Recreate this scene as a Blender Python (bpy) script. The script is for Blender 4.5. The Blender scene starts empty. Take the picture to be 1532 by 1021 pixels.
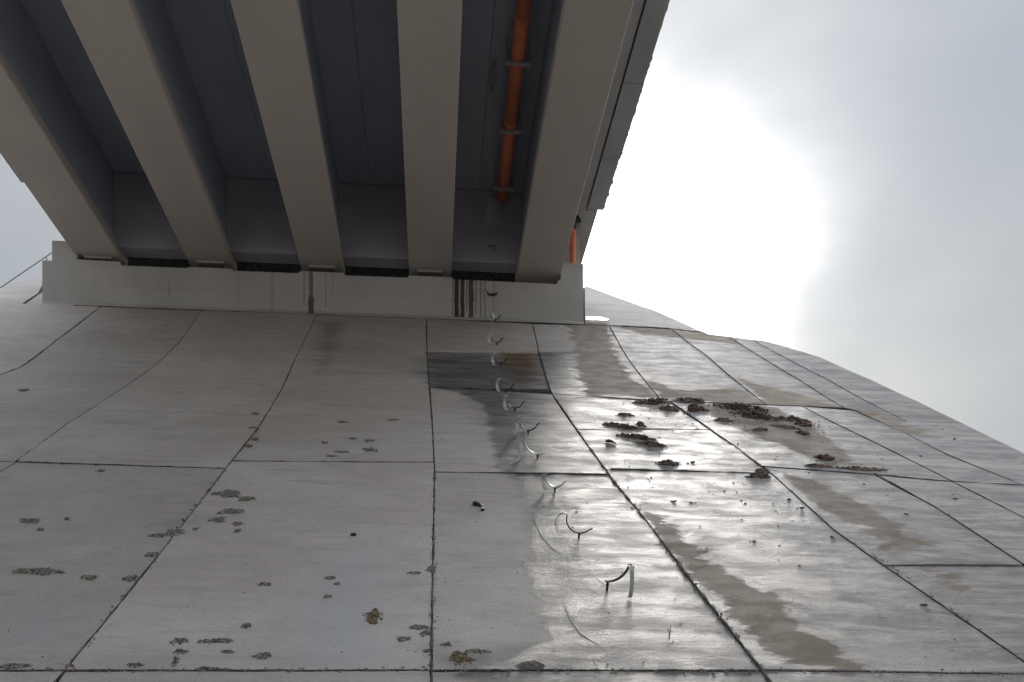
import bpy, math, random
import numpy as np
from mathutils import Vector, Matrix, noise as mnoise

random.seed(7)
rng = np.random.default_rng(7)
S = bpy.context.scene
C = S.collection
R = math.radians

# ------------------------------------------------------------------ camera
EYE = 1.6
F, CX, HY = 1450.0, 766.0, 1135.0            # focal length and horizon in photograph pixels
TH = math.atan((766 - 645) / F)              # camera looks this far right of the bridge axis (+Y)
cam_d = bpy.data.cameras.new('camera')
cam = bpy.data.objects.new('camera', cam_d)
C.objects.link(cam)
S.camera = cam
cam.location = (0, 0, EYE)
cam.rotation_euler = (R(90), 0, -TH)
cam_d.sensor_width = 36
cam_d.lens = 36 * F / 1532
cam_d.shift_y = (HY - 510.5) / 1532
cam_d.clip_end = 3000
S.render.resolution_x, S.render.resolution_y = 1024, 682

# ------------------------------------------------------------------ sky, sun, exposure
SUN_DIR = Vector((math.sin(TH) + math.cos(TH) * .14, math.cos(TH) - math.sin(TH) * .14, .525)).normalized()
elev = math.asin(SUN_DIR.z)
azim = math.atan2(SUN_DIR.x, SUN_DIR.y)
W = bpy.data.worlds.new('World')
S.world = W
W.use_nodes = True
nt = W.node_tree
for n in list(nt.nodes): nt.nodes.remove(n)

class NT:
    """small helper for wiring nodes"""
    def __init__(s, tree): s.t = tree
    def n(s, typ, **kw):
        nd = s.t.nodes.new(typ)
        for k, v in kw.items():
            if k.startswith('_'): setattr(nd, k[1:], v)
        return nd
    def link(s, a, b): s.t.links.new(a, b)
    def put(s, sock, v):
        if isinstance(v, (int, float)): sock.default_value = v
        elif isinstance(v, (tuple, list)):
            v = tuple(v)
            if len(sock.default_value) == 4 and len(v) == 3: v = v + (1,)
            sock.default_value = v
        else: s.link(v, sock)
    def math(s, op, a, b=0.0, c=0.0, clamp=False):
        nd = s.t.nodes.new('ShaderNodeMath'); nd.operation = op; nd.use_clamp = clamp
        s.put(nd.inputs[0], a); s.put(nd.inputs[1], b)
        s.put(nd.inputs[2], c)
        return nd.outputs[0]
    def mix(s, f, a, b, mode='MIX'):
        nd = s.t.nodes.new('ShaderNodeMix'); nd.data_type = 'RGBA'; nd.blend_type = mode
        s.put(nd.inputs[0], f); s.put(nd.inputs[6], a); s.put(nd.inputs[7], b)
        return nd.outputs[2]
    def noise(s, vec, scale, detail=4, rough=.55, dist=0.0):
        nd = s.t.nodes.new('ShaderNodeTexNoise')
        if vec is not None: s.link(vec, nd.inputs['Vector'])
        nd.inputs['Scale'].default_value = scale; nd.inputs['Detail'].default_value = detail
        nd.inputs['Roughness'].default_value = rough; nd.inputs['Distortion'].default_value = dist
        return nd.outputs[0]
    def scalev(s, vec, sc, loc=(0, 0, 0)):
        nd = s.t.nodes.new('ShaderNodeMapping'); s.link(vec, nd.inputs[0])
        nd.inputs['Scale'].default_value = sc; nd.inputs['Location'].default_value = loc
        return nd.outputs[0]
    def smooth(s, v, a, b, c=0.0, d=1.0):
        nd = s.t.nodes.new('ShaderNodeMapRange'); nd.interpolation_type = 'SMOOTHSTEP'
        s.put(nd.inputs[0], v)
        for i, x in enumerate((a, b, c, d)): s.put(nd.inputs[1 + i], x)
        return nd.outputs[0]

w = NT(nt)
tc = w.n('ShaderNodeTexCoord').outputs['Generated']
sky = w.n('ShaderNodeTexSky'); sky.sky_type = 'NISHITA'; sky.sun_disc = False
sky.sun_elevation = elev; sky.sun_rotation = azim
dot = w.n('ShaderNodeVectorMath'); dot.operation = 'DOT_PRODUCT'
w.link(tc, dot.inputs[0]); dot.inputs[1].default_value = SUN_DIR
d = w.math('MAXIMUM', dot.outputs['Value'], 0.0)
sep = w.n('ShaderNodeSeparateXYZ'); w.link(tc, sep.inputs[0])
# cloud deck: big soft folds, finer wisps
cv = w.scalev(tc, (1.0, 1.0, 1.25), (3.1, 1.7, .4))
n1 = w.noise(cv, 2.3, 4, .45, .25)
n2 = w.noise(w.scalev(tc, (1, 1, 1.4), (7.3, 2.2, 5.0)), 5.0, 4, .5, .3)
cl = w.math('ADD', w.math('MULTIPLY', n1, .82), w.math('MULTIPLY', n2, .18))
cl = w.smooth(cl, .36, .66)
dd = w.math('ADD', d, w.math('MULTIPLY', w.math('SUBTRACT', n2, .5), .022))
dd = w.math('MINIMUM', w.math('MAXIMUM', dd, 0.0), 1.0)
gl1 = w.math('ADD', w.math('MULTIPLY', w.math('POWER', dd, 120.0), .14), w.math('MULTIPLY', w.math('POWER', dd, 480.0), .9))
gl2 = w.math('MULTIPLY', w.math('POWER', dd, 20.0), .028)
gl3 = w.math('MULTIPLY', w.math('POWER', d, 4.0), .01)
glow = w.math('ADD', w.math('ADD', gl1, gl2), gl3)
cloudc = w.mix(cl, (.063, .070, .081), (.095, .100, .106))
warm = w.smooth(sep.outputs['Z'], .62, .22)
cloudc = w.mix(w.math('MULTIPLY', warm, .8), cloudc, (1.18, 1.13, .98), 'MULTIPLY')
cloudc = w.mix(w.smooth(sep.outputs['Z'], .60, .95), cloudc, (4.4, 4.4, 4.4), 'MULTIPLY')     # overcast sky is brighter towards the zenith; boosted out of view as added fill
gcol = w.n('ShaderNodeVectorMath'); gcol.operation = 'SCALE'; gcol.inputs[0].default_value = (1.0, .985, .955)
w.link(glow, gcol.inputs['Scale'])
cs = w.n('ShaderNodeVectorMath'); cs.operation = 'ADD'; w.link(cloudc, cs.inputs[0]); w.link(gcol.outputs[0], cs.inputs[1])
SKY_GAIN = 10.0
cs2 = w.n('ShaderNodeVectorMath'); cs2.operation = 'SCALE'; w.link(cs.outputs[0], cs2.inputs[0]); cs2.inputs['Scale'].default_value = SKY_GAIN
mx = w.mix(.99, sky.outputs[0], cs2.outputs[0])
bg = w.n('ShaderNodeBackground'); w.link(mx, bg.inputs[0]); bg.inputs[1].default_value = .1
wo = w.n('ShaderNodeOutputWorld'); w.link(bg.outputs[0], wo.inputs[0])

sl = bpy.data.lights.new('sun', 'SUN'); sl.energy = .8; sl.angle = R(20); sl.color = (1, .96, .9)
so = bpy.data.objects.new('sun', sl); C.objects.link(so)
so.rotation_euler = SUN_DIR.to_track_quat('Z', 'Y').to_euler()
so.location = (0, 0, 40)
S.view_settings.view_transform = 'Standard'
S.view_settings.look = 'None'
S.view_settings.exposure = 2.42
S.view_settings.gamma = 1
S.view_settings.use_curve_mapping = False
S.render.engine = 'CYCLES'
S.cycles.max_bounces = 8
S.cycles.diffuse_bounces = 5

# ------------------------------------------------------------------ helpers
def tag(o, label=None, cat=None, group=None, kind=None):
    if label: o['label'] = label
    if cat: o['category'] = cat
    if group: o['group'] = group
    if kind: o['kind'] = kind
    return o

def empty(name, loc=(0, 0, 0), label=None, cat=None, group=None, kind=None):
    o = bpy.data.objects.new(name, None); C.objects.link(o); o.location = loc
    o.empty_display_size = .2
    return tag(o, label, cat, group, kind)

def mesh(name, V, Fc, mat=None, parent=None, smooth=False, loc=None):
    me = bpy.data.meshes.new(name)
    me.from_pydata([tuple(map(float, v)) for v in V], [], [tuple(map(int, f)) for f in Fc])
    me.validate()
    if mat: me.materials.append(mat)
    if smooth:
        me.polygons.foreach_set('use_smooth', [True] * len(me.polygons))
    o = bpy.data.objects.new(name, me); C.objects.link(o)
    if parent: o.parent = parent
    if loc: o.location = loc
    return o

class MB:
    def __init__(s): s.V = []; s.F = []
    def add(s, V, Fc):
        b = len(s.V); s.V += [tuple(v) for v in V]; s.F += [tuple(i + b for i in f) for f in Fc]
    def box(s, x0, x1, y0, y1, z0, z1, ch=0.0):
        if ch <= 0:
            V = [(x, y, z) for z in (z0, z1) for y in (y0, y1) for x in (x0, x1)]
            s.add(V, [(0, 2, 3, 1), (4, 5, 7, 6), (0, 1, 5, 4), (2, 6, 7, 3), (0, 4, 6, 2), (1, 3, 7, 5)])
        else:   # chamfered along Y
            P = [(x0 + ch, z0), (x1 - ch, z0), (x1, z0 + ch), (x1, z1 - ch), (x1 - ch, z1), (x0 + ch, z1), (x0, z1 - ch), (x0, z0 + ch)]
            s.prism_y(P, y0, y1)
    def prism_y(s, P, y0, y1, segs=1):
        n = len(P)
        V = []
        for k in range(segs + 1):
            y = y0 + (y1 - y0) * k / segs
            V += [(p[0], y, p[1]) for p in P]
        Fc = []
        for k in range(segs):
            for i in range(n):
                j = (i + 1) % n
                Fc.append((k * n + i, (k + 1) * n + i, (k + 1) * n + j, k * n + j))
        Fc.append(tuple(range(n))); Fc.append(tuple(segs * n + i for i in reversed(range(n))))
        s.add(V, Fc)
    def tube(s, pts, r, n=8, cap=True, flat=None):
        pts = [Vector(p) for p in pts]
        V = []; up = None
        for i, p in enumerate(pts):
            t = (pts[min(i + 1, len(pts) - 1)] - pts[max(i - 1, 0)]).normalized()
            if up is None: up = Vector((0, 0, 1)) if abs(t.z) < .9 else Vector((0, 1, 0))
            a = t.cross(up).normalized(); b = a.cross(t).normalized(); up = b
            rr = r[i] if isinstance(r, (list, tuple)) else r
            for k in range(n):
                q = 2 * math.pi * k / n
                V.append(p + a * math.cos(q) * rr * (flat or 1) + b * math.sin(q) * rr)
        Fc = []
        m = len(pts)
        for i in range(m - 1):
            for k in range(n):
                l = (k + 1) % n
                Fc.append((i * n + k, i * n + l, (i + 1) * n + l, (i + 1) * n + k))
        if cap:
            Fc.append(tuple(range(n))[::-1]); Fc.append(tuple((m - 1) * n + k for k in range(n)))
        s.add(V, Fc)
    def build(s, name, mat, parent=None, smooth=False, loc=None):
        return mesh(name, s.V, s.F, mat, parent, smooth, loc)

# ------------------------------------------------------------------ materials
def new_mat(name):
    m = bpy.data.materials.new(name); m.use_nodes = True
    t = m.node_tree
    for n in list(t.nodes): t.nodes.remove(n)
    k = NT(t)
    b = k.n('ShaderNodeBsdfPrincipled'); o = k.n('ShaderNodeOutputMaterial')
    k.link(b.outputs[0], o.inputs[0])
    return m, k, b

def bump(k, b, h, dist=.01, strength=1.0, prev=None):
    bp = k.n('ShaderNodeBump'); bp.inputs['Distance'].default_value = dist
    k.put(bp.inputs['Strength'], strength)
    k.link(h, bp.inputs['Height'])
    if prev: k.link(prev, bp.inputs['Normal'])
    if b: k.link(bp.outputs[0], b.inputs['Normal'])
    return bp.outputs[0]

def simple(name, col, rough=.6, metal=0.0, var=.25, nscale=14, bumpd=.0015, col2=None, spec=.5):
    m, k, b = new_mat(name)
    g = k.n('ShaderNodeTexCoord').outputs['Object']
    n = k.noise(g, nscale, 6, .6)
    c2 = col2 or tuple(c * (1 - var * 1.6) for c in col)
    k.link(k.mix(k.smooth(n, .35, .65), c2, col), b.inputs['Base Color'])
    b.inputs['Roughness'].default_value = rough; b.inputs['Metallic'].default_value = metal
    b.inputs['Specular IOR Level'].default_value = spec
    bump(k, b, k.noise(g, nscale * 4, 5, .65), bumpd, .7)
    return m

def concrete(name, col, dark=.8, board=False, streaks=(), rough=.82, mott=.7):
    """cast concrete in the girders, deck and wall; streaks = list of (x, half width, z top, z bottom, rgb, opacity)"""
    m, k, b = new_mat(name)
    g = k.n('ShaderNodeTexCoord').outputs['Object']
    big = k.noise(k.scalev(g, (1, .35, 1)), mott, 5, .6, .3)
    fine = k.noise(g, 28, 6, .7)
    c = k.mix(k.smooth(big, .32, .68), tuple(x * dark for x in col), col)
    c = k.mix(k.smooth(fine, .35, .7, 0, .28), c, tuple(x * .72 for x in col))
    drip = k.noise(k.scalev(g, (6, 6, .35)), 1.0, 4, .6)
    c = k.mix(k.smooth(drip, .56, .75, 0, .22), c, tuple(x * .6 for x in col))
    if board:
        sp = k.n('ShaderNodeSeparateXYZ'); k.link(g, sp.inputs[0])
        z = sp.outputs['Z']; x = sp.outputs['X']
        # faint form lift line with small tie marks
        ln = k.math('ABSOLUTE', k.math('SUBTRACT', z, k.math('MULTIPLY_ADD', k.noise(g, 3, 3), .03, 11.13)))
        c = k.mix(k.smooth(ln, .012, .002, 0, .35), c, tuple(v * .55 for v in col))
        wob = k.math('MULTIPLY', k.math('SUBTRACT', k.noise(k.scalev(g, (1, 1, .8)), 5, 4), .5), .05)
        wid = k.noise(k.scalev(g, (2, 1, 3)), 2.5, 4, .7)
        for (x0, hw, zt, zb, rgb, op) in streaks:
            dx = k.math('ABSOLUTE', k.math('SUBTRACT', k.math('ADD', x, wob), x0))
            hwv = k.math('MULTIPLY', k.math('ADD', wid, .45), hw)
            ratio = k.math('DIVIDE', dx, hwv)
            a = k.smooth(ratio, 1.05, .6)
            a = k.math('MULTIPLY', a, k.smooth(z, zb - .02, zb + .04))
            a = k.math('MULTIPLY', a, k.smooth(z, zt + .05, zt - .05))
            c = k.mix(k.math('MULTIPLY', a, op), c, rgb)
    k.link(c, b.inputs['Base Color'])
    b.inputs['Roughness'].default_value = rough
    b.inputs['Specular IOR Level'].default_value = .3
    h = bump(k, None, k.noise(g, 3.0, 6, .65), .012, .5)
    bump(k, b, k.noise(g, 60, 5, .7), .002, .6, h)
    return m

M = {}
M['girder'] = concrete('girder_concrete', (.49, .447, .405), .86)
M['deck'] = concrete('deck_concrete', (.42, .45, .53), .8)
M['kerb'] = concrete('kerb_concrete', (.40, .395, .385), .78, mott=1.4)
blk, rst = (.035, .025, .03), (.12, .07, .055)
M['wall'] = concrete('abutment_concrete', (.49, .47, .455), .86, True, [
    (-2.46, .055, 11.62, 10.70, (.16, .09, .065), .8), (-2.40, .022, 11.62, 11.05, (.6, .55, .5), .35),
    (-2.455, .075, 11.10, 10.70, (.11, .085, .075), .85), (-2.60, .03, 11.6, 10.9, rst, .35),
    (-2.16, .02, 11.6, 10.85, rst, .35), (-2.02, .015, 11.6, 11.1, rst, .3), (-3.25, .05, 11.6, 10.7, (.2, .18, .16), .3),
    (.53, .060, 11.65, 10.77, blk, .95), (.65, .055, 11.65, 10.77, blk, .92), (.83, .065, 11.65, 10.77, blk, .85),
    (.74, .025, 11.65, 10.9, (.13, .1, .1), .6), (.93, .02, 11.65, 10.85, (.1, .08, .08), .6),
    (1.03, .02, 11.65, 10.77, (.1, .08, .08), .6), (1.12, .012, 11.65, 10.75, (.05, .04, .04), .8), (1.3, .03, 11.65, 10.9, (.2, .17, .16), .4),
    (.45, .02, 11.65, 10.77, (.12, .09, .09), .6), (-5.3, .02, 11.3, 11.0, (.2, .18, .17), .5)])
M['pipe'] = simple('orange_pipe', (.80, .235, .115), .5, 0, .12, 6, .0005)
M['steel'] = simple('galvanised_steel', (.42, .43, .44), .42, .85, .2, 30, .0006)
M['clampsteel'] = simple('bright_strap_steel', (.8, .8, .79), .35, .45, .15, 40, .0004)
M['darksteel'] = simple('dark_strap_steel', (.035, .035, .04), .5, .5, .2, 30, .0006)
M['rubber'] = simple('black_rubber', (.018, .018, .02), .55, 0, .2, 30, .001)
M['plate'] = simple('bearing_plate', (.45, .43, .42), .5, .2, .2, 20, .0008)
M['pad'] = simple('bearing_pad', (.05, .04, .038), .8, 0, .2, 20, .001)
M['mud'] = simple('wet_mud', (.18, .13, .10), .85, 0, .42, 9, .008, spec=.2)
M['crumb'] = simple('grit', (.36, .33, .30), .9, 0, .5, 45, .006, spec=.2)
M['crumb_brown'] = simple('brown_grit', (.27, .20, .13), .9, 0, .45, 45, .006, spec=.2)
M['chalk'] = simple('chalky_trace', (.6, .59, .57), .6, 0, .1, 20, .001)
M['ground'] = simple('pale_gravel', (.40, .375, .335), .95, 0, .35, .8, .03)
M['darkvoid'] = simple('joint_fill', (.035, .033, .031), .8, 0, .4, 12, .01)
M['damp'] = simple('damp_concrete', (.27, .285, .34), .85, 0, .3, 5, .004)
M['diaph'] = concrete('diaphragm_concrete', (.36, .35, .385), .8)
M['seal'] = simple('joint_sealer', (.05, .047, .044), .75, 0, .4, 12, .01)
M['seal_pale'] = simple('mortar_filled_joint', (.15, .135, .12), .85, 0, .45, 9, .01)
M['mortar'] = simple('white_sky_glare', (.78, .77, .76), .25, 0, .1, 9, .004)  # white stands for the sky mirrored in the wet strip

def paving_mat():
    m, k, b = new_mat('slope_concrete')
    g = k.n('ShaderNodeTexCoord').outputs['Object']
    def attr(n):
        a = k.n('ShaderNodeAttribute'); a.attribute_name = n
        return a.outputs['Fac']
    rnd = k.n('ShaderNodeObjectInfo').outputs['Random']
    edge_n = k.math('SUBTRACT', k.noise(k.scalev(g, (.8, 1.5, 1)), 2.2, 6, .6), .5)
    edge_f = k.math('SUBTRACT', k.noise(k.scalev(g, (2, 8, 4)), 3.0, 5, .65), .5)
    def mask(name, soft, amp, fa=.15):
        v = k.math('ADD', attr(name), k.math('ADD', k.math('MULTIPLY', edge_n, amp), k.math('MULTIPLY', edge_f, fa)))
        return k.smooth(v, -soft, soft)
    wet = mask('wet', .05, .35)
    damp = mask('damp', .1, .4)
    wetcol = k.math('MAXIMUM', wet, damp)
    wet = k.math('MAXIMUM', wet, k.math('MULTIPLY', damp, .72))
    sand = mask('sand', .035, .75, .35)
    blue = mask('blue', .28, .3)
    rust = mask('rust', .16, .25)
    grime_reflection = mask('grime_reflection', .22, .7)
    broom = k.noise(k.scalev(g, (2.2, 19, 9)), 1.0, 8, .68, .9)      # broom lines across the slope
    broom2 = k.noise(k.scalev(g, (.7, 5, 3)), 1.0, 6, .65, .4)
    big = k.noise(g, .55, 5, .6, .4)
    mid = k.noise(k.scalev(g, (1, 1.6, 1.2)), 2.6, 6, .62, .3)
    fine = k.noise(g, 55, 6, .75)
    c = k.mix(k.smooth(big, .35, .65), (.51, .462, .428), (.60, .552, .515))
    c = k.mix(k.smooth(mid, .42, .72, 0, .5), c, (.40, .365, .335))
    c = k.mix(k.smooth(broom2, .52, .72, 0, .4), c, (.52, .495, .465))
    c = k.mix(k.smooth(broom2, .46, .32, 0, .4), c, (.31, .29, .27))
    c = k.mix(k.smooth(fine, .45, .72, 0, .55), c, (.22, .205, .19))
    spots = k.noise(k.scalev(g, (1, 1.4, 1)), 11, 3, .5, .3)
    c = k.mix(k.smooth(spots, .68, .76, 0, .4), c, (.20, .185, .165))
    fl = k.noise(k.scalev(g, (.25, 1.0, .6)), 1.6, 6, .7, 1.2)
    c = k.mix(k.smooth(fl, .55, .62, 0, .14), c, (.31, .295, .275))
    c = k.mix(k.smooth(fl, .42, .34, 0, .3), c, (.58, .55, .52))
    c = k.mix(k.smooth(fine, .46, .3, 0, .3), c, (.45, .43, .41))
    c = k.mix(k.math('MULTIPLY', blue, .5), c, (.40, .43, .47))
    c = k.mix(k.math('MULTIPLY', rust, .95), c, k.mix(k.smooth(mid, .4, .6), (.30, .16, .055), (.26, .185, .11)))
    c = k.mix(k.math('MULTIPLY', grime_reflection, .55), c, (.16, .155, .155))
    wetc = k.mix(1.0, c, k.mix(k.smooth(k.math('ADD', k.math('MULTIPLY', k.noise(k.scalev(g, (.55, 2.4, 1.2)), 1.5, 8, .72, .8), .7), k.math('MULTIPLY', mid, .3)), .42, .60), (.34, .34, .355), (.66, .65, .64)), 'MULTIPLY')
    c = k.mix(wetcol, c, wetc)
    sandc = k.mix(k.smooth(mid, .4, .65), (.23, .183, .135), (.30, .25, .195))
    sandc = k.mix(k.smooth(fine, .5, .7, 0, .4), sandc, (.15, .12, .09))
    c = k.mix(k.math('MULTIPLY', sand, .88), c, sandc)
    var = k.math('MULTIPLY_ADD', rnd, .18, .91)
    vs = k.n('ShaderNodeVectorMath'); vs.operation = 'SCALE'; k.link(c, vs.inputs[0]); k.link(var, vs.inputs['Scale'])
    k.link(vs.outputs[0], b.inputs['Base Color'])
    film = k.smooth(k.math('ADD', k.math('MULTIPLY', mid, .6), k.math('MULTIPLY', broom2, .4)), .40, .60)
    wr = k.math('MULTIPLY_ADD', film, -.15, .52)
    rg = k.math('ADD', k.math('MULTIPLY', k.math('SUBTRACT', 1.0, wet), .72), k.math('MULTIPLY', wet, wr))
    rg = k.math('ADD', rg, k.math('MULTIPLY', k.math('MULTIPLY', sand, wet), .32), clamp=True)
    k.link(rg, b.inputs['Roughness'])
    k.link(k.math('MULTIPLY_ADD', wet, .10, .21), b.inputs['Specular IOR Level'])
    h1 = bump(k, None, broom, .012, .5)
    h2 = bump(k, None, k.noise(k.scalev(g, (1, 1.9, 1.3)), 10.0, 8, .75, .6), .016, k.math('MULTIPLY_ADD', wet, .35, .3), h1)
    h3 = bump(k, None, k.noise(k.scalev(g, (1, 1.5, 1)), 24, 7, .8, .3), .017, k.math('MULTIPLY_ADD', wet, .65, .3), h2)
    bump(k, b, k.noise(g, 95, 4, .7), .004, .7, h3)
    return m
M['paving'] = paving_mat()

# ------------------------------------------------------------------ the slope surface
D = 20.2
def zplane(Y):
    a = 9.13 - .666 * (D - Y); b = 5.87 - .575 * (15.3 - Y)
    return .5 * (a + b + np.sqrt((a - b) ** 2 + .05)) + EYE

def ray(x, y):
    a = (x - CX) / F; u = (HY - y) / F
    return np.array([math.sin(TH) + a * math.cos(TH), math.cos(TH) - a * math.sin(TH), u])

def at(x, y, dz=0.0):
    """the point of the slope plane that a pixel of the photograph looks at"""
    r = ray(x, y); lo, hi = 2.0, 60.0
    f = lambda Y: EYE + r[2] * (Y / r[1]) - (float(zplane(Y)) + dz)
    for _ in range(50):
        mid = (lo + hi) / 2
        if f(mid) > 0: lo = mid
        else: hi = mid
    t = lo / r[1]
    return np.array([r[0] * t, lo, EYE + r[2] * t])
def on_y(x, y, Y):
    r = ray(x, y); t = Y / r[1]; return np.array([r[0] * t, Y, EYE + r[2] * t])

RIDGE_PX = [(872, 427), (960, 458), (1047, 497), (1090, 503), (1143, 511), (1180, 521), (1215, 532), (1290, 565), (1360, 598), (1445, 640), (1532, 683), (1640, 738), (1800, 822)]
RP = np.array([at(*p)[:2] for p in RIDGE_PX]); RP = RP[np.argsort(RP[:, 1])]
LP = np.array([at(*p)[:2] for p in [(-420, 610), (-200, 505), (-80, 456), (0, 430), (30, 421), (64, 412), (110, 403)]]); LP = LP[np.argsort(LP[:, 1])]
def ridge_l(Y): return np.interp(Y, LP[:, 1], LP[:, 0])
def ridge_x(Y): return np.interp(Y, RP[:, 1], RP[:, 0], left=RP[0, 0], right=RP[-1, 0] - .3)
def zs(X, Y):
    X = np.asarray(X, float); Y = np.asarray(Y, float)
    z = zplane(np.minimum(Y, 25.6))
    e = np.maximum(0, X - ridge_x(Y)); z = z - np.where(e < .5, 1.3 * e * e, 1.3 * .25 + 1.3 * (e - .5))
    l = np.maximum(0, ridge_l(Y) - X); z = z - np.where(l < .4, 1.5 * l * l, .24 + 1.2 * (l - .4))
    return np.maximum(z, -.5)

# ------------------------------------------------------------------ ground and slope core
g = MB()
n = 40
gv = []; gf = []
for j in range(n + 1):
    for i in range(n + 1):
        u, v = (i / n * 2 - 1), (j / n * 2 - 1)
        x, y = 900 * u ** 3 + 30 * u, 900 * v ** 3 + 30 * v
        gv.append((x, y, 0.0))
for j in range(n):
    for i in range(n):
        a = j * (n + 1) + i; gf.append((a, a + 1, a + n + 2, a + n + 1))
tag(mesh('ground', gv, gf, M['ground']), 'flat bare earth under and around the bridge', kind='structure')

xs = np.linspace(-24, 20, 150); ys = np.concatenate([np.linspace(1.5, 26, 120), [34, 60]])
XX, YY = np.meshgrid(xs, ys)
ZZ = zs(XX, YY) - .035
V = np.stack([XX, YY, ZZ], -1).reshape(-1, 3)
nx = len(xs)
Fc = [(j * nx + i, j * nx + i + 1, (j + 1) * nx + i + 1, (j + 1) * nx + i) for j in range(len(ys) - 1) for i in range(nx - 1)]
slope = tag(mesh('slope', V, Fc, M['darkvoid'], smooth=True), 'concrete paved embankment slope rising to the bridge abutment', kind='structure')

# ------------------------------------------------------------------ stains with a shape of their own and one painted reflection band (signed distances, stored per vertex)
def poly(px): return np.array([at(*p)[:2] for p in px])
def sdf(P, poly):
    """positive inside, in metres"""
    n = len(poly); dm = np.full(len(P), 1e9); ins = np.zeros(len(P), bool)
    for i in range(n):
        a = poly[i]; b = poly[(i + 1) % n]; ab = b - a; ap = P - a
        t = np.clip((ap @ ab) / max(ab @ ab, 1e-9), 0, 1)
        dd = np.hypot(*(ap - t[:, None] * ab).T); dm = np.minimum(dm, dd)
        cond = (a[1] > P[:, 1]) != (b[1] > P[:, 1])
        xi = (b[0] - a[0]) * (P[:, 1] - a[1]) / (b[1] - a[1] + 1e-12) + a[0]
        ins ^= cond & (P[:, 0] < xi)
    return np.where(ins, dm, -dm)
MASK = {
 'wet': [[(639, 527), (642, 579), (690, 590), (722, 606), (733, 650), (746, 700), (780, 725), (800, 780), (792, 850), (806, 900), (812, 955), (760, 990), (700, 1003), (680, 1060), (1000, 1250), (2300, 1250), (2100, 900), (1532, 670), (1400, 640), (1262, 612), (1146, 606), (990, 601), (900, 596), (868, 560), (860, 527), (800, 527)],],
 'damp': [[(880, 486), (1005, 490), (1143, 500), (1250, 540), (1532, 660), (1532, 700), (1262, 620), (990, 610), (850, 600), (862, 527)]],
 'sand': [[(848, 484), (908, 484), (918, 520), (940, 560), (984, 592), (975, 598), (930, 590), (880, 594), (868, 560), (862, 525)],
          [(962, 563), (985, 578), (1030, 586), (1075, 582), (1105, 578), (1142, 604), (1060, 602), (992, 598)],
          [(1100, 562), (1130, 577), (1195, 588), (1250, 608), (1200, 608), (1150, 603)],
          [(912, 487), (1000, 492), (1095, 505), (1110, 516), (1040, 508), (960, 500)],
          [(1048, 604), (1150, 607), (1200, 630), (1240, 655), (1300, 703), (1240, 699), (1180, 672), (1120, 648), (1068, 626)],
          [(1165, 703), (1195, 714), (1260, 742), (1325, 772), (1385, 815), (1340, 822), (1270, 782), (1215, 755)],
          [(1312, 803), (1330, 806), (1338, 825), (1360, 838), (1328, 832)],
          [(965, 760), (1005, 788), (1060, 838), (1105, 878), (1160, 895), (1215, 945), (1285, 1000), (1200, 992), (1150, 975), (1100, 930), (1055, 880), (1018, 845), (985, 800)],
          [(1383, 853), (1432, 862), (1475, 890), (1420, 878)],
          [(1260, 596), (1330, 625), (1400, 655), (1380, 655), (1300, 628)]],
 'blue': [[(540, 800), (560, 812), (582, 850), (585, 1003), (412, 1003), (440, 920), (490, 850)], [(20, 920), (80, 915), (95, 955), (30, 965)]],
 'rust': [[(748, 526), (798, 526), (806, 560), (790, 580), (758, 566)]],
 'grime_reflection': [[(640, 534), (690, 530), (760, 545), (815, 565), (800, 592), (700, 592), (645, 578)], [(622, 535), (640, 535), (641, 568), (625, 560)], [(480, 482), (515, 482), (500, 520), (480, 560)],
           [(700, 596), (800, 598), (832, 680), (852, 760), (868, 860), (835, 860), (800, 780), (765, 715), (735, 650)], [(840, 600), (900, 610), (960, 660), (1000, 690), (930, 690), (880, 640)], [(640, 975), (820, 960), (860, 1003), (640, 1003)],  # first outline paints the deck's dark reflection beside the clamps
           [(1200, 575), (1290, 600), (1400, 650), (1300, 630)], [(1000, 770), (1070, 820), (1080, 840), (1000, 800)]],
}
MP = {k: [poly(p) for p in v] for k, v in MASK.items()}

# ------------------------------------------------------------------ slabs
def resample(P, t):
    P = np.array(P); seg = np.r_[0, np.cumsum(np.hypot(*(np.diff(P, axis=0).T)))]; seg /= seg[-1]
    return np.stack([np.interp(t, seg, P[:, 0]), np.interp(t, seg, P[:, 1])], -1)

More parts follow.
